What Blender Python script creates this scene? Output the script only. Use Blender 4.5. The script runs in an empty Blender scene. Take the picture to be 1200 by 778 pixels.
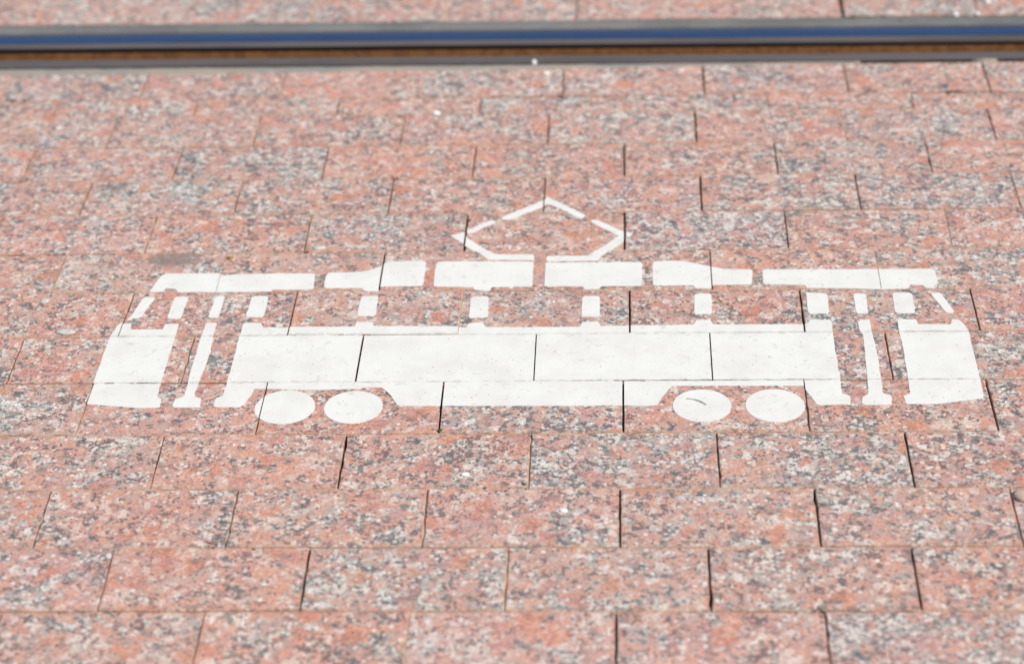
import bpy, bmesh, math, random
from mathutils import Vector, Matrix, noise
from mathutils.geometry import tessellate_polygon

scene = bpy.context.scene
COL = scene.collection

# ------------------------------------------------------------------ camera
cam_data = bpy.data.cameras.new("camera")
cam = bpy.data.objects.new("camera", cam_data)
COL.objects.link(cam)
C_POS = Vector((0.16187, 0.0, 1.35167))
C_R = Vector((0.99875341, 0.0387323, -0.03148701))
C_U = Vector((0.00640537, 0.52613551, 0.85037662))
C_F = Vector((-0.04950347, 0.84951824, -0.52523154))
m = Matrix((C_R, C_U, -C_F)).transposed().to_4x4()
m.translation = C_POS
cam.matrix_world = m
cam_data.sensor_fit = 'HORIZONTAL'
cam_data.sensor_width = 36.0
cam_data.lens = 2593.3 / 1200.0 * 36.0
cam_data.clip_start = 0.05
cam_data.clip_end = 500.0
cam_data.dof.use_dof = True
cam_data.dof.focus_distance = (Vector((0.1, 2.09, 0.0)) - C_POS).dot(C_F)
cam_data.dof.aperture_fstop = 3.3
scene.camera = cam


# ------------------------------------------------------------------ daylight
SUN_DIR = Vector((0.87, -0.42, 1.15)).normalized()      # towards the sun: from the right, a little to the front
sun_elev = math.asin(SUN_DIR.z)
sun_az = math.atan2(SUN_DIR.x, SUN_DIR.y)
world = bpy.data.worlds.new("World")
scene.world = world
world.use_nodes = True
wn = world.node_tree
sky = wn.nodes.new('ShaderNodeTexSky')
sky.sky_type = 'NISHITA'
sky.sun_disc = False
sky.sun_elevation = sun_elev
sky.sun_rotation = sun_az
sky.air_density = 1.0
sky.dust_density = 0.1
sky.ozone_density = 3.0
bg = wn.nodes['Background']
bg.inputs['Strength'].default_value = 0.10
wn.links.new(sky.outputs[0], bg.inputs['Color'])
sun_data = bpy.data.lights.new("sun", 'SUN')
sun_data.energy = 4.55
sun_data.angle = math.radians(0.53)
sun_data.color = (1.0, 0.93, 0.79)
sun = bpy.data.objects.new("sun", sun_data)
sun.rotation_euler = SUN_DIR.to_track_quat('Z', 'Y').to_euler()
sun.location = (3, -2, 5)
COL.objects.link(sun)
scene.view_settings.view_transform = 'Standard'
scene.view_settings.look = 'None'
scene.view_settings.gamma = 1.0
scene.view_settings.exposure = 0.0


# ------------------------------------------------------------------ helpers
def link(name, bm, mats, parent=None, loc=None, smooth=False):
    me = bpy.data.meshes.new(name)
    bm.normal_update()
    bm.to_mesh(me)
    bm.free()
    for mt in (mats if isinstance(mats, (list, tuple)) else [mats]):
        me.materials.append(mt)
    if smooth:
        for p in me.polygons:
            p.use_smooth = True
    o = bpy.data.objects.new(name, me)
    COL.objects.link(o)
    if parent is not None:
        o.parent = parent
    if loc is not None:
        o.location = loc
    return o

def tag(o, label=None, cat=None, group=None, kind=None):
    if label: o['label'] = label
    if cat: o['category'] = cat
    if group: o['group'] = group
    if kind: o['kind'] = kind
    return o

def empty(name, loc=(0, 0, 0)):
    o = bpy.data.objects.new(name, None)
    o.empty_display_size = 0.05
    o.location = loc
    COL.objects.link(o)
    return o

class N:
    """small node-tree writer"""
    def __init__(self, name):
        self.mat = bpy.data.materials.new(name)
        self.mat.use_nodes = True
        self.t = self.mat.node_tree
        self.bsdf = self.t.nodes['Principled BSDF']
    def new(self, typ, **kw):
        n = self.t.nodes.new(typ)
        for k, v in kw.items():
            setattr(n, k, v)
        return n
    def put(self, sock, v):
        if hasattr(v, 'is_linked') or isinstance(v, bpy.types.NodeSocket):
            self.t.links.new(v, sock)
        else:
            if sock.type == 'RGBA' and len(v) == 3:
                v = (*v, 1)
            sock.default_value = v
    def math(self, op, a, b=0.0, c=None, clamp=False):
        n = self.new('ShaderNodeMath', operation=op, use_clamp=clamp)
        self.put(n.inputs[0], a); self.put(n.inputs[1], b)
        if c is not None: self.put(n.inputs[2], c)
        return n.outputs[0]
    def vmath(self, op, a, b=None, scale=None):
        n = self.new('ShaderNodeVectorMath', operation=op)
        self.put(n.inputs[0], a)
        if b is not None: self.put(n.inputs[1], b)
        if scale is not None: self.put(n.inputs['Scale'], scale)
        return n.outputs['Value'] if op in ('LENGTH', 'DOT_PRODUCT', 'DISTANCE') else n.outputs[0]
    def noise(self, vec, scale, detail=2.0, rough=0.5, color=False):
        n = self.new('ShaderNodeTexNoise')
        self.put(n.inputs['Vector'], vec)
        n.inputs['Scale'].default_value = scale
        n.inputs['Detail'].default_value = detail
        n.inputs['Roughness'].default_value = rough
        return n.outputs['Color'] if color else n.outputs[0]
    def voro(self, vec, scale, feature='F1', rnd=1.0):
        n = self.new('ShaderNodeTexVoronoi', feature=feature)
        self.put(n.inputs['Vector'], vec)
        n.inputs['Scale'].default_value = scale
        n.inputs['Randomness'].default_value = rnd
        return n
    def step(self, v, lo, hi):
        n = self.new('ShaderNodeMapRange', interpolation_type='SMOOTHSTEP')
        self.put(n.inputs['Value'], v)
        n.inputs['From Min'].default_value = lo
        n.inputs['From Max'].default_value = hi
        return n.outputs[0]
    def mix(self, f, a, b, blend='MIX'):
        n = self.new('ShaderNodeMix', data_type='RGBA', blend_type=blend)
        self.put(n.inputs[0], f); self.put(n.inputs[6], a); self.put(n.inputs[7], b)
        return n.outputs[2]
    def ramp(self, fac, stops, interp='CONSTANT'):
        n = self.new('ShaderNodeValToRGB')
        cr = n.color_ramp
        cr.interpolation = interp
        while len(cr.elements) < len(stops):
            cr.elements.new(0.5)
        for e, (p, c) in zip(cr.elements, stops):
            e.position = p
            e.color = (*c, 1)
        self.put(n.inputs[0], fac)
        return n.outputs[0]
    def sep(self, col):
        n = self.new('ShaderNodeSeparateColor')
        self.put(n.inputs[0], col)
        return n.outputs
    def xyz(self, v):
        n = self.new('ShaderNodeSeparateXYZ')
        self.put(n.inputs[0], v)
        return n.outputs
    def bump(self, h, dist, strength=1.0, normal=None):
        n = self.new('ShaderNodeBump')
        n.inputs['Strength'].default_value = strength
        n.inputs['Distance'].default_value = dist
        self.put(n.inputs['Height'], h)
        if normal is not None: self.put(n.inputs['Normal'], normal)
        return n.outputs[0]
    def out(self, color=None, rough=None, normal=None, metal=None, spec=None):
        b = self.bsdf.inputs
        if color is not None: self.put(b['Base Color'], color)
        if rough is not None: self.put(b['Roughness'], rough)
        if normal is not None: self.put(b['Normal'], normal)
        if metal is not None: self.put(b['Metallic'], metal)
        if spec is not None: self.put(b['Specular IOR Level'], spec)
        return self.mat

# ------------------------------------------------------------------ materials
def granite_colour(n, vec, rr):
    """pink granite: interlocked grains of salmon and mauve feldspar, grey quartz, pale plagioclase and black biotite"""
    half = (0.5, 0.5, 0.5)
    def warp(scale, amount, detail=2):
        w = n.vmath('SUBTRACT', n.noise(vec, scale, detail, color=True), half)
        return n.vmath('ADD', vec, n.vmath('SCALE', w, scale=amount))
    v = warp(170, 0.0022, 3)
    # feldspar ground mass, drifting between mauve, pink, salmon and beige
    tone = n.math('MULTIPLY_ADD', n.noise(vec, 21, 2), 0.55, n.math('MULTIPLY', n.noise(vec, 60, 4, 0.6), 0.6))
    tone = n.math('ADD', n.math('SUBTRACT', tone, 0.075), n.math('MULTIPLY', rr, 0.10))
    col = n.ramp(tone, [(.30, (.43, .30, .285)), (.42, (.51, .335, .305)), (.50, (.57, .345, .28)), (.58, (.59, .40, .34)), (.68, (.63, .53, .465))], 'LINEAR')
    # grey rock: quartz and plagioclase in zones of a few centimetres
    z = n.math('ADD', n.noise(vec, 17, 3, 0.65), n.math('MULTIPLY', n.math('SUBTRACT', n.noise(v, 85, 3, 0.6), 0.5), 0.55))
    z = n.math('SUBTRACT', z, n.math('MULTIPLY', rr, 0.16))
    grey = n.step(z, 0.485, 0.575)
    greycol = n.ramp(n.noise(v, 120, 3, 0.6), [(.34, (.19, .19, .185)), (.45, (.36, .355, .335)), (.55, (.52, .505, .475)), (.66, (.68, .665, .625))], 'LINEAR')
    col = n.mix(n.math('MULTIPLY', grey, 0.88), col, greycol)
    # grains of five to seven millimetres, each its own mineral
    med = n.voro(warp(150, 0.0044, 3), 128)
    mc = n.sep(med.outputs['Color'])
    mcol = n.ramp(mc[0], [(0, (.15, .15, .15)), (.15, (.44, .275, .26)), (.34, (.40, .39, .365)), (.50, (.58, .31, .23)), (.68, (.50, .35, .31)), (.80, (.72, .70, .655))])
    col = n.mix(n.math('MULTIPLY', n.step(mc[1], 0.30, 0.40), n.math('MULTIPLY_ADD', grey, 0.24, 0.46)), col, mcol)
    # coarse salmon crystals of one to three centimetres
    coarse = n.voro(warp(52, 0.034, 4), 38)
    cc = n.sep(coarse.outputs['Color'])
    big = n.step(n.math('ADD', cc[0], n.math('MULTIPLY', rr, 0.42)), 0.70, 0.715)
    core = n.step(n.math('MULTIPLY_ADD', n.noise(v, 120, 3), 0.5, coarse.outputs['Distance']), 0.88, 0.62)
    hole = n.step(n.noise(v, 170, 3), 0.33, 0.43)
    bigmask = n.math('MULTIPLY', n.math('MULTIPLY', big, core), n.math('MULTIPLY', hole, 0.66))
    bigcol = n.ramp(cc[1], [(0, (.58, .255, .165)), (.30, (.51, .25, .215)), (.58, (.60, .335, .25)), (.78, (.53, .37, .33))])
    col = n.mix(bigmask, col, bigcol)
    # clusters of biotite flakes
    clear = n.math('SUBTRACT', 1.0, n.math('MULTIPLY', bigmask, 0.85))
    cl = n.math('ADD', n.noise(vec, 58, 3, 0.6), n.math('MULTIPLY', n.math('SUBTRACT', n.noise(vec, 15, 2), 0.5), 0.35))
    cluster = n.step(cl, 0.47, 0.62)
    dots = n.voro(v, 315)
    dc = n.sep(dots.outputs['Color'])
    flake = n.math('MULTIPLY', n.step(n.math('ADD', dc[0], n.math('MULTIPLY_ADD', cluster, 0.42, n.math('MULTIPLY', grey, 0.09))), 0.935, 0.975), clear)
    col = n.mix(n.math('MULTIPLY', flake, 0.76), col, (.105, .11, .12))
    # pale grains
    grains = n.voro(warp(170, 0.0018), 195)
    gc = n.sep(grains.outputs['Color'])
    pl = n.step(n.math('ADD', gc[0], n.math('MULTIPLY', n.step(n.math('ADD', n.noise(vec, 50, 2), n.math('MULTIPLY', grey, 0.10)), 0.47, 0.65), 0.27)), 0.935, 0.965)
    body = n.step(grains.outputs['Distance'], 0.62, 0.40)
    pl = n.math('MULTIPLY', n.math('MULTIPLY', pl, body), clear)
    palecol = n.mix(gc[1], (.76, .74, .70), (.57, .555, .53))
    col = n.mix(n.math('MULTIPLY', pl, 0.85), col, palecol)
    # random tone of the finest grains
    fine = n.voro(vec, 760)
    fc = n.sep(fine.outputs['Color'])
    g = n.math('MULTIPLY_ADD', fc[0], 0.46, 0.83)
    g = n.math('MULTIPLY', g, n.math('MULTIPLY_ADD', n.noise(vec, 330, 3, 0.7), 0.9, 0.56))
    comb = n.new('ShaderNodeCombineColor')
    for k in range(3): n.put(comb.inputs[k], g)
    col = n.mix(1.0, col, comb.outputs[0], 'MULTIPLY')
    height = n.math('ADD', n.math('MULTIPLY', dc[2], 0.5), n.math('MULTIPLY', n.noise(vec, 420, 4, 0.65), 1.0))
    return col, height

def make_granite():
    n = N('pink_granite')
    tc = n.new('ShaderNodeTexCoord')
    info = n.new('ShaderNodeObjectInfo')
    rnd = info.outputs['Random']
    att = n.new('ShaderNodeAttribute', attribute_type='OBJECT', attribute_name='tone')
    tone = att.outputs['Fac']
    off = n.vmath('SCALE', (37.0, 91.0, 13.0), scale=rnd)
    vec = n.vmath('ADD', tc.outputs['Object'], off)
    col, h = granite_colour(n, vec, tone)
    # each stone its own slight tint
    wn_ = n.new('ShaderNodeTexWhiteNoise', noise_dimensions='1D')
    n.put(wn_.inputs['W'], rnd)
    tint = n.ramp(wn_.outputs[0], [(0, (.99, .915, .91)), (.35, (1.0, .885, .84)), (.7, (.95, .94, .93)), (1, (1.02, .90, .85))], 'LINEAR')
    col = n.mix(1.0, col, tint, 'MULTIPLY')
    # rusty sand rubbed into the long edges
    gen = n.xyz(tc.outputs['Generated'])
    gx, gy = gen[0], gen[1]
    ey = n.math('MULTIPLY', n.math('MINIMUM', gy, n.math('SUBTRACT', 1.0, gy)), 0.1)
    ex = n.math('MULTIPLY', n.math('MINIMUM', gx, n.math('SUBTRACT', 1.0, gx)), 0.2)
    e = n.math('MINIMUM', ey, n.math('MULTIPLY', ex, 1.8))
    e = n.math('ADD', e, n.math('MULTIPLY', n.math('SUBTRACT', n.noise(vec, 40, 3), 0.5), 0.014))
    em = n.math('MULTIPLY', n.step(e, 0.0065, 0.0), 0.36)
    col = n.mix(em, col, (.48, .27, .17))
    # grey-brown rubber scuff on the stone behind the left end of the symbol
    geo = n.new('ShaderNodeNewGeometry')
    p = n.xyz(geo.outputs['Position'])
    dx = n.math('DIVIDE', n.math('SUBTRACT', p[0], -0.392), 0.036)
    dy = n.math('DIVIDE', n.math('SUBTRACT', p[1], 2.362), 0.019)
    d = n.math('ADD', n.math('POWER', n.math('ABSOLUTE', dx), 4.0), n.math('POWER', n.math('ABSOLUTE', dy), 2.0))
    d = n.math('ADD', d, n.math('MULTIPLY', n.math('SUBTRACT', n.noise(geo.outputs['Position'], 130, 4, 0.7), 0.5), 2.2))
    sc = n.math('MULTIPLY', n.step(d, 1.3, 0.1), 0.72)
    col = n.mix(sc, col, (.22, .175, .16))
    b1 = n.bump(h, 0.0011, 0.55)
    wave = n.noise(vec, 38, 2)
    b2 = n.bump(wave, 0.004, 0.4, b1)
    return n.out(col, n.math('MULTIPLY_ADD', n.noise(vec, 300, 2), 0.3, 0.42), b2, spec=0.5)

def make_paint():
    n = N('white_road_paint')
    geo = n.new('ShaderNodeNewGeometry')
    vec = geo.outputs['Position']
    big = n.noise(vec, 22, 4, 0.6)
    col = n.mix(n.step(big, 0.35, 0.72), (.80, .79, .757), (.74, .725, .69))
    thin = n.step(n.noise(vec, 75, 5, 0.72), 0.55, 0.70)
    col = n.mix(n.math('MULTIPLY', n.math('MULTIPLY', thin, n.step(n.noise(vec, 9, 2), 0.40, 0.60)), 0.65), col, (.58, .53, .495))
    smear = n.vmath('MULTIPLY', vec, (14.0, 55.0, 1.0))
    col = n.mix(n.math('MULTIPLY', n.step(n.noise(smear, 3.0, 4, 0.6), 0.55, 0.8), 0.22), col, (.60, .585, .56))
    # grime worked into the paint along the two long joints that cross it
    y = n.xyz(vec)[1]
    for yy, wd, am in ((2.1815, .0055, .55), (2.0812, .0040, .50)):
        dj = n.math('ABSOLUTE', n.math('SUBTRACT', y, yy))
        dj = n.math('ADD', dj, n.math('MULTIPLY', n.math('SUBTRACT', n.noise(vec, 70, 4, 0.7), 0.42), 0.016))
        col = n.mix(n.math('MULTIPLY', n.step(dj, wd, 0.0), am), col, (.50, .47, .435))
    # pin-holes and worn specks where dark stone shows
    sp = n.voro(vec, 210)
    spc = n.sep(sp.outputs['Color'])
    patch = n.step(n.noise(vec, 30, 3), 0.46, 0.66)
    rare = n.step(n.math('ADD', spc[0], n.math('MULTIPLY', patch, 0.16)), 0.935, 0.945)
    near = n.step(n.math('ADD', sp.outputs['Distance'], n.math('MULTIPLY', n.noise(vec, 900, 2), 0.25)), 0.34, 0.22)
    col = n.mix(n.math('MULTIPLY', n.math('MULTIPLY', rare, near), 0.8), col, (.22, .215, .21))
    fine = n.step(n.noise(vec, 480, 3, 0.7), 0.60, 0.72)
    col = n.mix(n.math('MULTIPLY', n.math('MULTIPLY', fine, patch), 0.55), col, (.36, .335, .325))
    h = n.math('ADD', n.noise(vec, 420, 4, 0.6), n.math('MULTIPLY', n.noise(vec, 60, 2), 1.2))
    return n.out(col, 0.55, n.bump(h, 0.0009, 0.35), spec=0.4)

def make_sand():
    n = N('joint_sand')
    geo = n.new('ShaderNodeNewGeometry')
    v = geo.outputs['Position']
    col = n.mix(n.noise(v, 40, 4), (.58, .43, .32), (.46, .32, .23))
    col = n.mix(n.step(n.noise(v, 1200, 2), 0.5, 0.7), col, (.62, .52, .42))
    return n.out(col, 0.9, n.bump(n.noise(v, 900, 3), 0.001, 0.8), spec=0.2)

def make_mortar(name, c1, c2, c3):
    n = N(name)
    geo = n.new('ShaderNodeNewGeometry')
    v = geo.outputs['Position']
    col = n.mix(n.step(n.noise(v, 7, 4), 0.35, 0.65), c1, c2)
    col = n.mix(n.math('MULTIPLY', n.step(n.noise(v, 45, 4, 0.65), 0.5, 0.7), 0.5), col, c3)
    col = n.mix(n.step(n.noise(v, 300, 3, 0.7), 0.55, 0.75), col, (.24, .23, .225))
    return n.out(col, 0.85, n.bump(n.noise(v, 260, 4, 0.6), 0.0016, 0.6), spec=0.3)

def steel(name, col, rough, metal, streak=0.0, dirt=None):
    n = N(name)
    geo = n.new('ShaderNodeNewGeometry')
    v = geo.outputs['Position']
    s = n.vmath('MULTIPLY', v, (2.2, 330.0, 330.0))
    st = n.noise(s, 1.0, 4, 0.6)
    c = n.mix(st, col, tuple(x * (1 - streak) for x in col))
    if dirt:
        c = n.mix(n.math('MULTIPLY', n.step(n.noise(n.vmath('MULTIPLY', v, (5., 70., 70.)), 1.0, 5, 0.65), 0.42, 0.66), dirt[1]), c, dirt[0])
    r = n.math('MULTIPLY_ADD', st, 0.14, rough - 0.07)
    return n.out(c, r, n.bump(n.noise(v, 350, 3), 0.0003, 0.12 + (0.4 if dirt else 0)), metal=metal)

def plain(name, c1, c2, scale, rough, spec=0.4, bump=0.0005):
    n = N(name)
    geo = n.new('ShaderNodeNewGeometry')
    v = geo.outputs['Position']
    return n.out(n.mix(n.step(n.noise(v, scale, 4, 0.6), 0.38, 0.62), c1, c2), rough, n.bump(n.noise(v, scale * 2, 3), bump, 0.7), spec=spec)

GRANITE = make_granite()
PAINT = make_paint()
SAND = make_sand()
MORTAR = make_mortar('sandy_mortar', (.27, .26, .245), (.36, .305, .255), (.40, .35, .31))
MORTAR_GREY = make_mortar('grey_mortar', (.15, .15, .152), (.20, .195, .19), (.24, .23, .225))
POLISHED = steel('polished_rail_steel', (.41, .47, .62), 0.17, 1.0, 0.35, ((.22, .21, .25), 0.4))  # blue of the mirrored sky is tinted into the base colour
DULL = steel('dull_rail_steel', (.175, .145, .135), 0.5, 0.2, 0.25, ((.105, .08, .07), 0.75))
GAUGE = steel('worn_gauge_steel', (.10, .09, .085), 0.3, 1.0, 0.2)
GRIME_AND_GAP_SHADE = plain('rail_grime_and_gap_shade', (.022, .021, .02), (.05, .045, .04), 60, 0.9, 0.1, 0.0006)  # dirt on the head's far edge, painted gap shade on the lip
RUST = plain('rail_rust', (.36, .16, .055), (.24, .105, .04), 90, 0.85, 0.2)
DIRT = plain('groove_dirt', (.10, .07, .05), (.06, .045, .035), 200, 0.95, 0.2, 0.002)
QUARTZ = plain('white_pebble_stone', (.86, .85, .82), (.80, .78, .74), 300, 0.8, 0.2, 0.0008)
TAN = plain('tan_chip_stone', (.58, .42, .35), (.50, .36, .29), 120, 0.7, 0.3, 0.0008)
SOIL_AND_SHADE = plain('soil_and_edge_shade', (.075, .05, .035), (.13, .085, .05), 300, 0.95, 0.2, 0.001)
PALE = plain('pale_quartz_stone', (.66, .645, .60), (.52, .50, .47), 300, 0.55, 0.4, 0.001)
SCUFF = plain('dark_rubber_scuff', (.45, .43, .41), (.62, .60, .57), 400, 0.8, 0.2, 0.0002)
BLUE = plain('blue_plastic', (.06, .11, .30), (.08, .14, .34), 100, 0.4)
OCHRE = plain('ochre_leaf_litter', (.42, .25, .08), (.25, .14, .05), 300, 0.8)

# ------------------------------------------------------------------ ground and stone paving
random.seed(41)
ROW_LINES = [
    (2.911, -0.003), (2.8148, -0.0024), (2.7629, -0.0006), (2.666, -0.0022), (2.5714, 0.0003), (2.4751, -0.0002), (2.3762, 0.0008), (2.2811, -0.0026), (2.1811, 0.0021), (2.0811, -0.0006), (1.9785, 0.0012), (1.8761, -0.0004), (1.7756, 0.0011), (1.6742, 0.0005), (1.5745, 0)]
JOINTS = {
    0: [(0, -0.1202, -0.1174, 'f'), (1, 0.0808, 0.0816, 'n'), (2, 0.2801, 0.2798, 'w'), (3, 0.4800, 0.4803, 'n'), (4, 0.6768, 0.6763, 'w')],
    1: [(-1, -0.2335, -0.2323, 'n'), (0, -0.0333, -0.0327, 'n'), (1, 0.1663, 0.1662, 'f'), (2, 0.3668, 0.3657, 'f'), (3, 0.5657, 0.5645, 'n')],
    2: [(-1, -0.5401, -0.5371, 'L'), (0, -0.3377, -0.3365, 'L'), (1, -0.1361, -0.1361, 'L'), (2, 0.0639, 0.0636, 'n'), (3, 0.2642, 0.2637, 'w'), (5, 0.6629, 0.6624, 'n')],
    3: [(-2, -0.6336, -0.6329, 'n'), (-1, -0.4306, -0.4316, 'n'), (0, -0.2326, -0.2319, 'n'), (1, -0.0320, -0.0330, 'n'), (2, 0.1668, 0.1667, 'w'), (3, 0.3670, 0.3666, 'n'), (4, 0.5672, 0.5662, 'n')],
    4: [(0, -0.3357, -0.3351, 'L'), (1, -0.1361, -0.1361, 'n'), (2, 0.0634, 0.0630, 'n'), (3, 0.2651, 0.2645, 'w'), (4, 0.4653, 0.4647, 'n'), (5, 0.6664, 0.6656, 'N')],
    5: [(-1, -0.4328, -0.4325, 'L'), (0, -0.2333, -0.2323, 'L'), (1, -0.0330, -0.0331, 'w'), (2, 0.1665, 0.1662, 'w'), (3, 0.3681, 0.3674, 'n'), (4, 0.5690, 0.5668, 'f')],
    6: [(-2, -0.5302, -0.5299, 'L'), (-1, -0.3290, -0.3273, 'f'), (0, -0.1304, -0.1296, 'w'), (1, 0.0694, 0.0687, 'f'), (2, 0.2707, 0.2702, 'N'), (3, 0.4717, 0.4705, 'f')],
    7: [(-2, -0.4268, -0.4275, 'n'), (-1, -0.2280, -0.2276, 'L'), (0, -0.0285, -0.0282, 'f'), (1, 0.1716, 0.1713, 'w'), (2, 0.3735, 0.3731, 'w'), (3, 0.5745, 0.5736, 'n')],
    8: [(-2, -0.5380, -0.5370, 'n'), (-1, -0.3367, -0.3371, 'L'), (0, -0.1383, -0.1381, 'w'), (1, 0.0630, 0.0630, 'n'), (2, 0.2634, 0.2631, 'n'), (3, 0.4642, 0.4633, 'n')],
    9: [(-1, -0.4365, -0.4363, 'L'), (0, -0.2376, -0.2377, 'n'), (1, -0.0381, -0.0374, 'w'), (2, 0.1632, 0.1630, 'w'), (3, 0.3643, 0.3635, 'N'), (4, 0.5649, 0.5646, 'w')],
    10: [(-1, -0.3371, -0.3353, 'n'), (0, -0.1373, -0.1366, 'w'), (1, 0.0630, 0.0633, 'L'), (2, 0.2631, 0.2631, 'n'), (3, 0.4642, 0.4637, 'w')],
    11: [(-1, -0.4401, -0.4373, 'n'), (0, -0.2410, -0.2402, 'L'), (1, -0.0416, -0.0407, 'L'), (2, 0.1590, 0.1588, 'w'), (3, 0.3601, 0.3594, 'w'), (4, 0.5604, 0.5595, 'n')],
    12: [(-1, -0.3535, -0.3507, 'L'), (0, -0.1537, -0.1521, 'w'), (1, 0.0467, 0.0468, 'L'), (2, 0.2468, 0.2463, 'w'), (3, 0.4484, 0.4474, 'w')],
    13: [(-1, -0.2444, -0.2443, 'n'), (0, -0.0452, -0.0441, 'f'), (1, 0.1548, 0.1547, 'w'), (2, 0.3547, 0.3538, 'n')],
}

GAP = {'f': 0.0004, 'n': 0.0012, 'N': 0.0010, 'w': 0.0018, 'L': 0.0016, 'x': 0.0045}
FILL = {'f': -0.0008, 'n': -0.0055, 'N': -0.004, 'w': -0.016, 'L': -0.0026, 'x': -0.03}

def line_y(i, x):
    a, b = ROW_LINES[i]
    return a + b * x

bm = bmesh.new()
s = 60.0
vs = [bm.verts.new(p) for p in ((-s, -s, -0.045), (s, -s, -0.045), (s, s, -0.045), (-s, s, -0.045))]
bm.faces.new(vs)
pavement = link('pavement', bm, SAND)
tag(pavement, kind='structure', label='pink granite block paving beside and behind the tram rail')

X_MIN, X_MAX = -1.35, 1.35
# extend every row with further stones of the same size on both sides, add rows before and behind
for r in list(JOINTS):
    js = JOINTS[r]
    ks = {j[0]: j for j in js}
    lo, hi = js[0], js[-1]
    full = []
    for k in range(lo[0], hi[0] + 1):
        if k in ks: full.append(ks[k])
        else:
            x = (ks[k - 1][1] + ks[k + 1][1]) / 2
            full.append((k, x, x, 'f'))
    x = lo[1] - 0.2
    while x > X_MIN:
        full.insert(0, (0, x, x, random.choice('nL'))); x -= 0.2 + random.uniform(-.001, .001)
    x = hi[1] + 0.2
    while x < X_MAX:
        full.append((0, x, x, random.choice('nnw'))); x += 0.2 + random.uniform(-.001, .001)
    JOINTS[r] = full
ROWS = [(line, line + 1, JOINTS[line], line) for line in range(14)]
yl = ROW_LINES[14][0]
for r in range(14, 17):
    ROW_LINES.append((yl - 0.1 * (r - 13), 0.0))
    x0 = -1.35 + (0.1 if r % 2 == 0 else 0.0) + 0.05
    ROWS.append((r, r + 1, [(0, x0 + 0.2 * k, x0 + 0.2 * k, random.choice('nLfw')) for k in range(14)], r))
# behind the rail
BACK = len(ROW_LINES)
ROW_LINES += [(3.0792 + 0.103, -0.0078), (3.0785, -0.0085), (3.0792 + 0.204, -0.0078), (3.0792 + 0.306, -0.0078)]
BJ = []
for i, k in enumerate(range(-7, 6)):
    x = 0.0975 + 0.2 * k
    kind = {0: 'n', 1: 'f', 2: 'x', 3: 'n'}.get(k, 'f')
    BJ.append((k, x, x - 0.002, kind))
ROWS.append((BACK, BACK + 1, BJ, 90))
ROWS.append((BACK + 2, BACK, [(0, x + .1, x + .1, 'n') for _, x, _, _ in BJ], 91))
ROWS.append((BACK + 3, BACK + 2, [(0, x, x, 'n') for _, x, _, _ in BJ], 92))

# stones seen to be redder or greyer than the rest, by (row, joint at the left end)
TONE = {(6, -1): .5, (7, -1): .48, (7, 0): .25, (3, 0): .45, (3, 1): .25, (10, -1): .5, (11, -1): .0, (12, -1): .42, (8, -2): .15, (9, 1): -.1, (4, 1): -.15, (10, 0): -.2,
        (11, 0): .1, (11, 1): .3, (2, 1): .0, (6, 0): .3, (9, 0): .25, (7, 2): .1, (8, 3): -.1, (10, 3): -.35, (12, 2): -.25, (9, 3): .0, (12, 0): -.05, (0, 1): .3, (0, 3): .3, (1, 1): -.2}
ROW_GAP = {1: .0016, 2: .0006, 3: .0004, 4: .0004, 5: .0004, 6: .0005, 7: .0004, 8: .0008, 9: .0016, 10: .0008, 11: .0007, 12: .0010, 13: .0011}
PAVERS = []      # (corner polygon of the top face without gaps, top height)

def paver(l_top, l_bot, ja, jb, row):
    ga, gb = GAP[ja[3]] / 2, GAP[jb[3]] / 2
    def pt(j, line, at):
        return (j[at], line_y(line, j[at]))
    full = [pt(ja, l_bot, 2), pt(jb, l_bot, 2), pt(jb, l_top, 1), pt(ja, l_top, 1)]
    h = random.gauss(0, 0.0005)
    if row == 90 and ja[0] >= 2: h += 0.0016
    cx = sum(p[0] for p in full) / 4
    cy = sum(p[1] for p in full) / 4
    rt, rb = ROW_GAP.get(l_top, .0006) / 2, ROW_GAP.get(l_bot, .0006) / 2
    c = [(full[0][0] + ga, full[0][1] + rb), (full[1][0] - gb, full[1][1] + rb),
         (full[2][0] - gb, full[2][1] - rt), (full[3][0] + ga, full[3][1] - rt)]
    # walk round the outline with small chips in the edges and slightly rounded corners
    ring = []
    nseg = (13, 9, 13, 9)
    for e in range(4):
        a, b = Vector(c[e]), Vector(c[(e + 1) % 4])
        d = (b - a).normalized()
        inn = Vector((-d.y, d.x))
        for i in range(nseg[e]):
            t = i / nseg[e]
            if i == 0:
                ring.append((a + d * 0.0012, inn)); continue
            j = abs(random.gauss(0, 0.00032 if e % 2 else 0.0002))
            if random.random() < 0.06: j += random.uniform(0.0004, 0.0013)
            ring.append((a.lerp(b, t + random.uniform(-.25, .25) / nseg[e]) + inn * j, inn))
        ring.append((b - d * 0.0012, inn))
    cen = Vector((cx, cy))
    bm = bmesh.new()
    top, mid, low = [], [], []
    for p, inn in ring:
        q = p + (cen - p).normalized() * random.uniform(0.0007, 0.0014)
        q = p + inn * random.uniform(0.0003, 0.0008)
        top.append(bm.verts.new((q.x - cx, q.y - cy, h)))
        mid.append(bm.verts.new((p.x - cx, p.y - cy, h - random.uniform(0.0003, 0.0008))))
        low.append(bm.verts.new((p.x - cx, p.y - cy, -0.044)))
    k = len(ring)
    bm.faces.new(top)
    for i in range(k):
        j = (i + 1) % k
        bm.faces.new((mid[i], mid[j], top[j], top[i]))
        bm.faces.new((low[i], low[j], mid[j], mid[i]))
    o = link('paver', bm, GRANITE, pavement, (cx, cy, 0))
    o['tone'] = TONE.get((row, ja[0]) if abs(cx) < 0.8 and row < 14 else None, max(-.5, min(.5, random.gauss(0, .26))))
    PAVERS.append(([Vector(p) for p in full], h, c))

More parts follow.
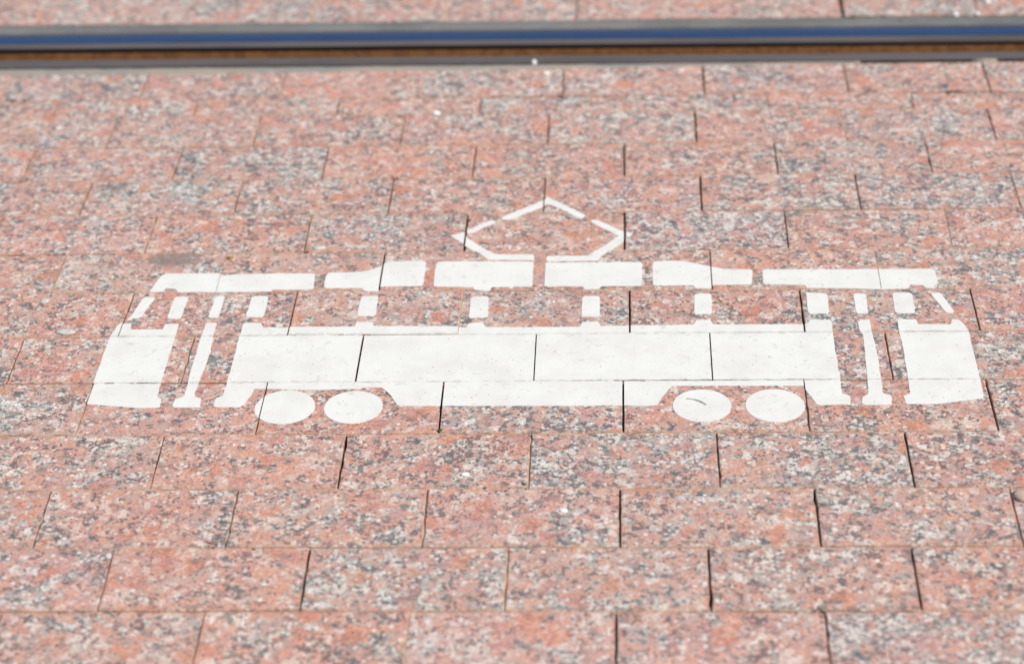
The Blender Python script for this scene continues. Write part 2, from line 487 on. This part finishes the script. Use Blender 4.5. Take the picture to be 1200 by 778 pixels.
sand = bmesh.new()
def sand_strip(a, b, half, fill, jitter):
    a, b = Vector(a), Vector(b)
    d = (b - a); L = d.length; d /= L
    nn = Vector((-d.y, d.x))
    k = max(2, int(L / 0.006))
    prev = None
    for i in range(k + 1):
        p = a + d * (L * i / k)
        z = fill + jitter * noise.noise(Vector((p.x * 55, p.y * 55, 3.1))) + 0.4 * jitter * noise.noise(Vector((p.x * 260, p.y * 260, 9.0)))
        z = min(z, -0.0003)
        cur = [sand.verts.new((*(p + nn * half), z)), sand.verts.new((*(p - nn * half), z))]
        if prev: sand.faces.new((prev[0], prev[1], cur[1], cur[0]))
        prev = cur

for lt, lb, js, row in ROWS:
    for ja, jb in zip(js[:-1], js[1:]):
        paver(lt, lb, ja, jb, row)
    for j in js:
        f = FILL[j[3]]
        sand_strip((j[2], line_y(lb, j[2])), (j[1], line_y(lt, j[1])), 0.0034, f, abs(f) * (0.45 if j[3] == 'L' else 0.8))
    x0, x1 = js[0][1], js[-1][1]
    if row not in (0, 92):
        sand_strip((x0, line_y(lt, x0)), (x1, line_y(lt, x1)), 0.0016, {9: -0.0048, 1: -0.0030, 13: -0.0022, 12: -0.002}.get(lt, -0.0013), 0.0019)
tag(link('joint_sand', sand, SAND, pavement), kind='stuff')

# plainer stones far to the sides, one mass
bm = bmesh.new()
def block(x0, x1, y0, y1, z):
    b = 0.0012
    t = [bm.verts.new(p) for p in ((x0 + b, y0 + b, z), (x1 - b, y0 + b, z), (x1 - b, y1 - b, z), (x0 + b, y1 - b, z))]
    w = [bm.verts.new(p) for p in ((x0, y0, z - b), (x1, y0, z - b), (x1, y1, z - b), (x0, y1, z - b))]
    l = [bm.verts.new(p) for p in ((x0, y0, -.044), (x1, y0, -.044), (x1, y1, -.044), (x0, y1, -.044))]
    bm.faces.new(t)
    for i in range(4):
        j = (i + 1) % 4
        bm.faces.new((w[i], w[j], t[j], t[i])); bm.faces.new((l[i], l[j], w[j], w[i]))
for row in range(-28, 34):
    y1 = 2.9 - 0.1 * row if row >= 0 else 3.18 - 0.1 * row
    y0 = y1 - 0.1
    off = 0.1 * (row % 2)
    for k in range(-26, 26):
        x0 = k * 0.2 + off
        x1 = x0 + 0.2
        if -1.36 < (x0 + x1) / 2 < 1.36 and (-3 <= row < 17):
            inside = True
            continue
        block(x0 + .0008, x1 - .0008, y0 + .0005, y1 - .0005, random.gauss(-0.0015, 0.0004))
far = tag(link('distant_paving', bm, GRANITE, pavement), kind='stuff')
far['tone'] = 0.0

# ------------------------------------------------------------------ tram rail set flush in the paving
RAIL_TILT = math.atan(-0.0085)
rail = empty('tram_rail', (0, 2.99, 0))
rail.rotation_euler = (0, 0, RAIL_TILT)
tag(rail, 'grooved steel tram rail with a polished head and rusty groove across the paving', 'rail')

def extrude(name, prof, mats, idx, x0=-6.0, x1=6.0, wob=0.0):
    """prof: (y, z) points relative to the rail's origin; idx: material of every span"""
    bm = bmesh.new()
    nx = 1 if wob == 0 else 240
    rings = []
    for i in range(nx + 1):
        x = x0 + (x1 - x0) * i / nx
        rings.append([bm.verts.new((x, y + (wob * noise.noise(Vector((x * 9, y * 31, 2.0))) if wob else 0),
                                    z + (wob * 0.4 * noise.noise(Vector((x * 13, y * 31, 7.0))) if wob else 0))) for y, z in prof])
    for a, b in zip(rings[:-1], rings[1:]):
        for j in range(len(prof) - 1):
            f = bm.faces.new((a[j], b[j], b[j + 1], a[j + 1]))
            f.material_index = idx[j]
    return link(name, bm, mats, rail)

Y = lambda y: y - 2.99
head_prof = [(Y(2.9905), -.041), (Y(2.9918), -.0085), (Y(2.9925), -.0042), (Y(2.9945), -.0022), (Y(2.9990), -.0009), (Y(3.0070), -.0001),
             (Y(3.0100), .0001), (Y(3.0240), .0003), (Y(3.0370), .0001), (Y(3.0408), -.0004), (Y(3.0445), -.0016), (Y(3.0485), -.0030), (Y(3.0487), -.05)]
extrude('rail_head', head_prof, [POLISHED, DULL, GAUGE, RUST, GRIME_AND_GAP_SHADE], [3, 2, 2, 1, 1, 0, 0, 0, 1, 4, 4, 4])
extrude('groove', [(Y(2.953), -.0385), (Y(2.962), -.040), (Y(2.975), -.041), (Y(2.992), -.039)], [DIRT], [0, 0, 0], wob=0.002)
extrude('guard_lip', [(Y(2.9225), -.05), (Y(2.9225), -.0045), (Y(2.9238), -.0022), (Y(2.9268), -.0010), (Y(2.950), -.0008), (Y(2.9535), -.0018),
                      (Y(2.9550), -.0045), (Y(2.9560), -.041)], [DULL, RUST, GRIME_AND_GAP_SHADE], [2, 2, 2, 0, 0, 0, 1])  # front of the lip coloured black as shade in the gap before it

# mortar poured along both sides of the rail
def mortar(pts_far, pts_near, z, name, mat=MORTAR):
    bm = bmesh.new()
    def at(pts, x):
        if x <= pts[0][0]: return pts[0][1]
        for (xa, ya), (xb, yb) in zip(pts[:-1], pts[1:]):
            if x <= xb: return ya + (yb - ya) * (x - xa) / (xb - xa)
        return pts[-1][1]
    x0, x1 = pts_far[0][0], pts_far[-1][0]
    nx = int((x1 - x0) / 0.012)
    prev = None
    for i in range(nx + 1):
        x = x0 + (x1 - x0) * i / nx
        yf = at(pts_far, x) + 0.0009 * noise.noise(Vector((x * 30, 1, 1)))
        yn = at(pts_near, x) + 0.0018 * noise.noise(Vector((x * 34, 5, 1)))
        ring = []
        for t, dz in ((0, -.03), (0.0, -.0012), (.12, 0.0), (.4, .0004), (.7, .0002), (.93, -.0002), (1.0, -.0016), (1.0, -.03)):
            ring.append(bm.verts.new((x, yf + (yn - yf) * t, z + dz + (0.0006 * noise.noise(Vector((x * 40, t * 3, 4))) if -.01 < dz else 0))))
        if prev:
            for j in range(len(ring) - 1):
                bm.faces.new((prev[j], ring[j], ring[j + 1], prev[j + 1]))
        else:
            bm.faces.new(ring)
        prev = ring
    bm.faces.new(prev[::-1])
    return link(name, bm, mat, pavement, smooth=True)

mortar([(-6, 3.0795 + .051), (6, 3.0795 - .051)], [(-6, 3.0497 + .051), (6, 3.0497 - .051)], -0.0006, 'mortar_strip', MORTAR_GREY)
mortar([(-6, 2.969), (-.745, 2.9245), (-.37, 2.9215), (.005, 2.9180), (.25, 2.9165), (.40, 2.9150), (.505, 2.9145)],
       [(-6, 2.952), (-.74, 2.9045), (-.49, 2.8997), (-.24, 2.9013), (.007, 2.9029), (.25, 2.9073), (.447, 2.9100), (.505, 2.9118)], 0.0012, 'mortar_strip')
mortar([(.664, 2.9165), (.676, 2.9215), (.69, 2.9215), (.700, 2.9175)], [(.664, 2.914), (.676, 2.911), (.69, 2.9105), (.700, 2.913)], 0.0008, 'mortar_lump')

# ------------------------------------------------------------------ painted tram symbol
PAINT_MM = {
    'roof_panel': [
        [[-408.1,2282.6],[-402.5,2314.7],[-400.3,2321.8],[-396.6,2326.5],[-328.5,2326.7],[-326.8,2320.7],[-310.5,2323.6],[-252.2,2324.9],[-213.4,2323.7],[-211.2,2321.8],[-210.4,2307.2],[-210.1,2288.2],[-212.2,2285.8],[-259.7,2285.6],[-261.0,2281.7],[-319.9,2281.3],[-374.0,2281.5],[-376.7,2289.4],[-390.5,2290.9],[-392.1,2283.9],[-403.1,2282.5]],
        [[-197.3,2291.7],[-197.6,2318.8],[-195.2,2325.6],[-168.8,2326.1],[-153.2,2328.0],[-148.5,2328.6],[-139.6,2334.7],[-131.1,2341.8],[-128.9,2347.1],[-119.0,2352.0],[-79.4,2352.0],[-77.4,2349.7],[-77.1,2323.7],[-77.2,2295.4],[-79.1,2292.1],[-128.6,2291.3],[-129.6,2280.1],[-143.8,2278.8],[-147.1,2280.7],[-150.0,2288.0],[-194.6,2288.9]],
        [[-64.7,2294.3],[-65.1,2339.2],[-63.6,2347.9],[-58.8,2351.0],[28.1,2349.6],[53.4,2348.3],[54.7,2346.1],[55.0,2315.5],[55.1,2291.1],[53.7,2288.7],[5.7,2288.2],[3.0,2280.6],[-14.3,2281.5],[-16.7,2288.5],[-62.6,2290.7]],
        [[68.7,2291.5],[68.4,2343.3],[69.9,2347.1],[185.9,2346.2],[187.5,2343.0],[186.1,2292.2],[184.5,2289.2],[136.9,2289.0],[135.4,2282.3],[117.7,2281.7],[115.3,2289.3],[69.8,2289.6]],
        [[199.3,2292.0],[200.0,2341.2],[201.6,2346.9],[221.2,2349.4],[236.9,2348.5],[247.6,2343.6],[269.1,2334.5],[285.9,2328.1],[318.4,2326.3],[319.9,2323.2],[318.3,2293.9],[316.9,2290.6],[271.6,2290.3],[267.5,2281.9],[250.4,2282.8],[248.0,2289.5],[200.8,2289.9]],
        [[331.2,2294.6],[332.3,2321.2],[335.1,2326.7],[468.4,2324.6],[531.3,2324.2],[536.9,2322.3],[538.9,2315.8],[538.8,2295.4],[537.0,2285.5],[532.9,2284.1],[531.6,2278.7],[522.6,2278.8],[520.1,2286.4],[504.9,2287.2],[501.9,2277.9],[469.8,2277.5],[427.6,2280.2],[382.1,2281.5],[380.5,2289.0],[332.7,2291.5]],
    ],
    'window_post': [
        [[-424.2,2215.9],[-419.1,2233.4],[-413.7,2267.5],[-411.2,2271.1],[-399.5,2271.0],[-399.9,2264.3],[-408.7,2227.4],[-410.8,2222.1],[-418.4,2221.3]],
        [[-376.6,2224.0],[-375.4,2267.0],[-373.8,2271.5],[-361.2,2270.7],[-359.0,2268.3],[-359.6,2223.8],[-361.4,2220.6],[-374.5,2220.8]],
        [[-326.8,2224.8],[-326.3,2266.3],[-323.3,2272.3],[-315.6,2272.5],[-314.5,2267.7],[-315.3,2224.7],[-316.3,2221.2],[-324.8,2221.9]],
        [[-282.9,2225.7],[-282.1,2267.2],[-279.6,2271.7],[-263.3,2271.5],[-261.7,2267.8],[-261.1,2226.9],[-263.3,2222.6],[-281.2,2222.8]],
        [[-149.6,2224.0],[-149.8,2263.9],[-147.5,2268.0],[-130.4,2267.8],[-128.5,2264.2],[-128.3,2225.2],[-130.4,2221.4],[-147.5,2221.1]],
        [[-17.6,2220.8],[-17.9,2262.0],[-15.6,2267.4],[1.3,2267.7],[3.5,2264.1],[4.7,2223.4],[2.9,2219.1],[-16.0,2218.8]],
        [[114.6,2222.0],[115.3,2262.6],[117.1,2266.7],[134.2,2266.5],[136.2,2262.9],[136.4,2223.2],[134.9,2219.7],[116.1,2219.7]],
        [[247.3,2224.6],[248.4,2266.6],[250.8,2270.2],[267.5,2269.7],[268.8,2265.5],[267.6,2225.8],[266.0,2222.9],[249.2,2222.9]],
        [[379.9,2227.2],[380.7,2266.9],[383.6,2271.3],[404.6,2268.0],[405.8,2264.4],[404.2,2226.9],[402.4,2222.6],[381.5,2222.3]],
        [[435.5,2226.5],[436.1,2265.2],[437.8,2268.1],[450.6,2267.4],[449.9,2226.3],[448.6,2222.8],[436.6,2221.9]],
        [[480.9,2225.9],[481.8,2265.4],[484.1,2269.8],[502.9,2269.0],[505.4,2265.1],[503.9,2225.6],[502.0,2222.1],[482.7,2221.8]],
        [[527.2,2266.9],[538.0,2268.5],[540.3,2263.1],[549.1,2226.4],[547.0,2221.6],[541.1,2222.2],[538.1,2228.0],[529.3,2258.8]],
    ],
    'cab_panel': [
        [[-431.6,2210.2],[-416.8,2209.1],[-415.9,2197.0],[-376.8,2196.5],[-376.1,2208.0],[-360.2,2208.7],[-359.5,2182.0],[-359.7,2126.1],[-359.2,2068.3],[-359.3,2052.6],[-353.8,2049.9],[-351.8,2033.1],[-354.1,2031.0],[-380.1,2031.5],[-398.0,2034.7],[-435.9,2039.7],[-438.4,2042.8],[-436.7,2079.6],[-436.7,2124.2],[-436.7,2177.2],[-436.3,2182.9],[-433.3,2202.9]],
        [[481.6,2207.2],[484.0,2209.2],[503.2,2208.4],[504.2,2197.8],[541.6,2197.0],[544.5,2207.8],[552.6,2207.7],[556.2,2199.7],[559.8,2185.0],[560.5,2173.8],[559.9,2169.6],[559.1,2085.8],[558.6,2046.9],[556.5,2041.8],[505.6,2030.5],[473.6,2030.3],[471.7,2032.4],[470.9,2046.4],[478.7,2051.4],[480.2,2089.2],[481.8,2162.2],[480.4,2180.3]],
    ],
    'door_post': [
        [[-327.6,2210.3],[-315.3,2209.6],[-315.1,2178.6],[-313.0,2146.3],[-315.2,2094.5],[-317.7,2060.0],[-315.0,2052.2],[-308.4,2049.5],[-307.0,2033.4],[-308.8,2031.4],[-336.3,2032.4],[-338.3,2035.5],[-337.6,2048.5],[-328.5,2054.9],[-328.8,2105.4],[-329.1,2171.7],[-328.7,2193.0]],
        [[435.7,2204.9],[442.0,2209.1],[449.8,2208.5],[449.1,2183.5],[450.3,2165.3],[450.7,2118.8],[449.8,2071.1],[449.2,2052.5],[456.2,2048.3],[458.1,2045.2],[456.9,2033.7],[454.9,2029.5],[426.0,2029.5],[424.2,2032.8],[426.4,2045.5],[432.8,2050.1],[435.4,2087.0],[437.4,2137.9],[438.7,2173.8],[435.9,2183.7]],
    ],
    'body_panel': [
        [[-283.7,2208.3],[-281.7,2209.7],[-262.6,2209.5],[-258.6,2199.0],[-150.5,2197.7],[-149.6,2208.6],[-131.0,2207.8],[-128.4,2199.1],[-19.3,2197.2],[-16.8,2206.9],[-1.1,2208.2],[3.7,2197.5],[113.4,2197.0],[115.5,2208.1],[134.6,2208.8],[137.6,2198.1],[245.5,2199.6],[248.5,2210.2],[265.7,2210.5],[267.4,2199.9],[377.5,2199.1],[380.9,2209.3],[403.5,2209.6],[405.4,2205.3],[404.6,2170.0],[404.4,2132.8],[404.8,2079.4],[403.7,2052.1],[412.0,2048.2],[412.7,2045.6],[411.4,2034.1],[409.4,2030.4],[377.4,2029.1],[374.5,2031.2],[366.7,2053.7],[363.1,2066.2],[363.7,2068.6],[216.9,2070.0],[200.3,2033.4],[200.9,2032.2],[198.0,2030.4],[168.4,2030.7],[153.6,2030.5],[-49.1,2031.7],[-84.7,2032.1],[-87.5,2035.2],[-96.7,2055.4],[-107.8,2069.9],[-123.9,2069.8],[-133.8,2066.2],[-194.4,2065.2],[-223.6,2067.0],[-251.5,2068.9],[-252.2,2059.4],[-259.3,2037.4],[-263.6,2032.0],[-290.3,2032.5],[-292.8,2036.4],[-291.6,2050.6],[-283.9,2054.0],[-284.6,2057.1],[-283.4,2113.0],[-284.1,2174.0],[-283.3,2189.6]],
    ],
    'pantograph_bar': [
        [[-51.7,2414.8],[-36.2,2424.2],[-28.7,2410.0],[-15.2,2393.3],[7.1,2367.5],[54.7,2366.3],[54.5,2352.4],[-1.3,2354.6],[-14.1,2371.1],[-31.9,2391.7]],
        [[-32.3,2431.9],[-3.3,2457.3],[3.1,2455.4],[3.6,2452.0],[-5.2,2444.3],[-23.2,2426.6],[-30.5,2422.8]],
        [[10.6,2465.0],[62.7,2509.3],[64.5,2510.6],[68.2,2515.9],[72.8,2510.4],[116.2,2469.6],[116.9,2465.6],[111.3,2459.7],[71.9,2494.9],[65.4,2497.1],[62.9,2491.8],[20.7,2459.5],[11.9,2458.4]],
        [[123.0,2453.2],[126.5,2456.8],[132.8,2455.6],[165.4,2424.5],[165.3,2399.1],[136.4,2360.2],[133.8,2350.8],[72.2,2349.5],[69.8,2352.1],[70.3,2362.9],[120.8,2362.7],[159.2,2413.9],[126.6,2446.6]],
    ],
    'paint_fleck': [
        [[168.5,2421.9],[176.6,2417.9],[172.8,2409.1],[168.5,2410.4]],
    ],
    'wheel': [
        [[-211.8,2030.6],33.4,33.6],
        [[-135.2,2029.9],31.8,33.3],
        [[249.4,2029.7],32.7,31.8],
        [[329.3,2029.3],32.2,32.7],
    ],
}
# open cracks of the row joints in the paint: (row line, x from, x to, width)
CRACKS = []
def dashes(line, x0, x1, w, fill=0.75, step=0.0065):
    x = x0
    while x < x1:
        l = step * random.uniform(0.5, 1.6)
        if random.random() < fill:
            CRACKS.append((line, x, min(x + l + .0002, x1), 0.95 * w * random.uniform(0.5, 1.35), random.gauss(0, .00022)))
        x += l
for a in ((8, -.425, -.352, .0010, .8), (8, -.325, -.312, .001, .7), (8, -.295, -.218, .0013, .75), (8, -.168, -.150, .0012, .9), (8, -.142, -.130, .0012, .9),
          (8, .262, .375, .0011, .85), (8, .375, .41, .0008, .6), (8, .478, .56, .0010, .85), (8, .10, .2, .0008, .25),
          (9, -.424, -.346, .0014, .85), (9, -.137, -.110, .0015, .8), (9, -.105, -.065, .0008, .4), (9, -.058, -.034, .0014, .8),
          (9, .052, .075, .0010, .6), (9, .105, .145, .0010, .7), (9, .153, .275, .0022, 1.0), (9, .275, .395, .0017, .97),
          (9, .43, .455, .0011, .9), (9, .48, .565, .0019, .97)):
    dashes(*a)
SCRATCH = [[(.2329, 2.0426), (.2413, 2.0407), (.2482, 2.0368), (.2543, 2.0302)]]

symbol = empty('tram_symbol', (0.06, 2.17, 0))
tag(symbol, 'white stencilled side view of a tram with raised pantograph painted on the paving', 'road marking')

def outline(pts):
    """rounded, slightly uneven stencil edge"""
    P = [Vector((x / 1000, y / 1000)) for x, y in pts]
    n = len(P)
    R = []
    for i in range(n):
        a, b, c = P[i - 1], P[i], P[(i + 1) % n]
        la, lc = (a - b).length, (c - b).length
        r = min(0.0016, la * 0.4, lc * 0.4)
        if la < 1e-5 or lc < 1e-5: continue
        pa, pc = b + (a - b) / la * r, b + (c - b) / lc * r
        R += [pa, pa * .25 + b * .5 + pc * .25, pc]
    out = []
    for i in range(len(R)):
        a, b = R[i], R[(i + 1) % len(R)]
        k = max(1, int((b - a).length / 0.003))
        for q in range(k):
            out.append(a.lerp(b, q / k))
    res = []
    for i, p in enumerate(out):
        d = out[(i + 1) % len(out)] - out[i - 1]
        if d.length < 1e-7: continue
        nn = Vector((-d.y, d.x)).normalized()
        res.append(p + nn * (0.0007 * noise.noise(Vector((p.x * 210, p.y * 210, 1.7))) + 0.0005 * noise.noise(Vector((p.x * 45, p.y * 45, 5.0)))))
    return res

def paint_mesh(name, pts):
    pts = outline(pts) if name != 'wheel' else pts
    tris = tessellate_polygon([[Vector((p.x, p.y, 0)) for p in pts]])
    base = bmesh.new()
    vs = [base.verts.new((p.x, p.y, 0)) for p in pts]
    for t in tris:
        if len(set(t)) == 3:
            try: base.faces.new([vs[i] for i in t])
            except ValueError: pass
    bmesh.ops.recalc_face_normals(base, faces=base.faces)
    def cut(bmx, a, b, clear):
        d = (b - a).normalized()
        nn = Vector((d.y, -d.x, 0))       # outside of a counter-clockwise polygon
        bmesh.ops.bisect_plane(bmx, geom=bmx.verts[:] + bmx.edges[:] + bmx.faces[:], plane_co=(a.x, a.y, 0), plane_no=nn, clear_outer=clear, dist=1e-7)
    xs = [p.x for p in pts]; ys = [p.y for p in pts]
    out = bmesh.new()
    for full, h, c in PAVERS:
        if max(p.x for p in full) < min(xs) or min(p.x for p in full) > max(xs): continue
        if max(p.y for p in full) < min(ys) or min(p.y for p in full) > max(ys): continue
        b = base.copy()
        # the paint bridges the tight row joints, the wider cross joints stay open
        q = [Vector((c[0][0] + .0002, full[0].y)), Vector((c[1][0] - .0002, full[1].y)), Vector((c[2][0] - .0002, full[2].y)), Vector((c[3][0] + .0002, full[3].y))]
        for i in range(4):
            if b.faces: cut(b, q[i], q[(i + 1) % 4], True)
        if b.faces:
            yc = sum(p.y for p in full) / 4
            for line, x0, x1, w, dy in CRACKS:
                yl_ = line_y(line, (x0 + x1) / 2) + dy
                if abs(yl_ - yc) > 0.07 or x1 < min(p.x for p in full) or x0 > max(p.x for p in full): continue
                rect = [Vector((x0, yl_ - w / 2)), Vector((x1, yl_ - w * .4)), Vector((x1, yl_ + w / 2)), Vector((x0, yl_ + w * .35))]
                g = b
                for i in range(4): cut(g, rect[i], rect[(i + 1) % 4], False)
                kill = [f for f in g.faces if x0 < f.calc_center_median().x < x1 and abs(f.calc_center_median().y - yl_) < w * .46]
                if kill: bmesh.ops.delete(g, geom=kill, context='FACES')
            bmesh.ops.dissolve_degenerate(b, edges=b.edges, dist=1e-6)
            for f in b.faces:
                if f.normal.z < 0: f.normal_flip()
            edge = [e for e in b.edges if len(e.link_faces) == 1]
            zt = h + 0.00045
            m_ = {}
            for v in b.verts: m_[v] = out.verts.new((v.co.x, v.co.y, zt))
            for f in b.faces: out.faces.new([m_[v] for v in f.verts])
            low = {}
            for e in edge:
                for v in e.verts:
                    if v not in low: low[v] = out.verts.new((v.co.x, v.co.y, h - 0.0006))
            for e in edge:
                l = e.link_loops[0]
                a, c2 = l.vert, l.link_loop_next.vert
                out.faces.new((m_[c2], m_[a], low[a], low[c2]))
        b.free()
    base.free()
    if not out.faces:
        out.free(); return
    link(name, out, PAINT, symbol, (-0.06, -2.17, 0))

for name, polys in PAINT_MM.items():
    for poly in polys:
        if name == 'wheel':
            (cx, cy), rx, ry = poly
            r = (rx + ry) / 2000
            poly = [Vector((cx / 1000 + r * math.cos(a * math.tau / 64) * (1 + .008 * noise.noise(Vector((math.cos(a * math.tau / 64) * 3, cx, 1)))),
                            cy / 1000 + r * math.sin(a * math.tau / 64))) for a in range(64)]
        paint_mesh(name, poly)

# the dark scuff on one painted wheel
bm = bmesh.new()
prev = None
pts = SCRATCH[0]
for i, (x, y) in enumerate(pts):
    w_ = (.0002, .0005, .0008, .0003)[i]
    cur = [bm.verts.new((x, y - w_, .0020)), bm.verts.new((x, y + w_, .0020)), bm.verts.new((x, y + w_, -.0002)), bm.verts.new((x, y - w_, -.0002))]
    if prev:
        for q in range(4):
            bm.faces.new((prev[q], cur[q], cur[(q + 1) % 4], prev[(q + 1) % 4]))
    prev = cur
link('scuff_mark', bm, SCUFF, symbol, (-0.06, -2.17, 0))

# ------------------------------------------------------------------ loose pebbles and crumbs
def pebble(x, y, sx, sy, sz, mat, label, name='pebble', cat='pebble', z=0.0, rot=0.0, seed=0, rough=0.22, sub=2):
    bm = bmesh.new()
    bmesh.ops.create_icosphere(bm, subdivisions=sub, radius=1.0)
    for v in bm.verts:
        k = 1 + rough * noise.noise(v.co * 1.5 + Vector((seed * 7.3, seed * 3.1, 0)))
        v.co = Vector((v.co.x * sx * k, v.co.y * sy * k, max(v.co.z * k, -0.55) * sz + sz * 0.5))
    o = link(name, bm, mat, None, (x, y, z), smooth=True)
    o.rotation_euler = (0, 0, rot)
    return tag(o, label, cat)

pebble(.0381, 2.9194, .0040, .0040, .0042, QUARTZ, 'round white pebble on the grey mortar beside the rail lip', seed=1, z=.001)
pebble(.0562, 2.8871, .0055, .0042, .0022, QUARTZ, 'white stone flake just in front of the mortar, near the round pebble', seed=2)
pebble(-.0933, 2.7612, .0060, .0048, .0028, QUARTZ, 'bright white flake on the second row of stones from the rail', seed=3)
pebble(.7147, 3.1179, .0055, .0050, .0045, QUARTZ, 'white pebble on the stones behind the rail at far right', seed=4)
pebble(.7260, 3.1290, .0050, .0050, .0040, QUARTZ, 'smaller white pebble behind the rail, at the top edge right', seed=5)
pebble(.6616, 3.0725, .0050, .0040, .0032, QUARTZ, 'white crumb on the far mortar strip left of the back joint', seed=6)
pebble(.6934, 3.0745, .0042, .0040, .0032, QUARTZ, 'white crumb by the far mortar at the end of a back joint', seed=7)
pebble(-.0040, 1.9011, .0050, .0040, .0011, QUARTZ, 'small white flake on a stone in front of the symbol centre', seed=8)
pebble(.1007, 1.8371, .0046, .0038, .0011, QUARTZ, 'small white flake on the second stone row before the symbol', seed=9)
pebble(-.5328, 2.2635, .0060, .0062, .0012, PALE, 'pale flat flake left of the symbol below a sandy joint', seed=10)
pebble(-.4920, 2.1925, .0130, .0062, .0014, PALE, 'long white flake lying left of the symbol cab on a row joint', seed=11, rot=-.15)
pebble(-.2138, 2.3872, .0080, .0052, .0014, PALE, 'oval white flake behind the second roof panel of the symbol', seed=12)
pebble(-.3640, 2.3860, .0036, .0032, .0016, PALE, 'tiny white grain behind the left roof panel by the scuff', seed=13)
pebble(.6190, 2.5250, .0062, .0048, .0016, PALE, 'white flake on the stones right of the pantograph near the frame edge', seed=14, rot=-.5)
pebble(.5735, 1.8600, .0120, .0135, .0026, TAN, 'tan stone fragment wedged beside a chipped joint at right edge', name='stone_fragment', cat='stone', seed=15, rough=.3)
pebble(-.3215, 2.3632, .0042, .0030, .0020, OCHRE, 'ochre scrap of leaf litter at the joint above the left roof panel', name='leaf_scrap', cat='leaf litter', seed=16, rough=.5)
pebble(.6158, 2.8290, .0032, .0030, .0022, BLUE, 'tiny blue plastic crumb on the stone edge near the rail', name='plastic_crumb', cat='litter', seed=17)

# dark soil caught in a few joint ends, and crumbs as slab edge shade
bm = bmesh.new()
def crumb(x, y, r, n=5):
    for i in range(n):
        t = bmesh.ops.create_icosphere(bm, subdivisions=1, radius=1.0)
        ox, oy = random.gauss(0, r), random.gauss(0, r * .35)
        s_ = random.uniform(.0007, .0018)
        for v in t['verts']:
            v.co = Vector((v.co.x * s_ * 1.4 + x + ox, v.co.y * s_ + y + oy, v.co.z * s_ * .8 + .0003))
for a in ((.505, 2.8155, .008, 10), (.617, 2.8135, .004, 7), (.63, 2.8135, .003, 3), (-.1375, 2.5705, .003, 6), (-.229, 2.3765, .002, 5), (-.632, 2.571, .002, 4),
          (-.532, 2.378, .002, 4), (-.0305, 2.456, .0015, 4), (.167, 2.47, .001, 3), (-.037, 1.984, .0016, 5), (.345, 1.675, .005, 6), (-.735, 2.8165, .006, 8),
          (-.69, 2.8165, .012, 8), (.08, 2.8155, .003, 5), (-.12, 2.815, .003, 4), (.681, 2.9185, .006, 6), (.512, 3.0738, .009, 14), (.545, 3.0735, .02, 12), (.05, 1.876, .02, 5), (-.24, 1.7757, .02, 8)):  # clusters behind the rail added as the dark gap at a slab's front edge
    crumb(*a)
tag(link('joint_soil_and_edge_shade', bm, SOIL_AND_SHADE, pavement), kind='stuff')
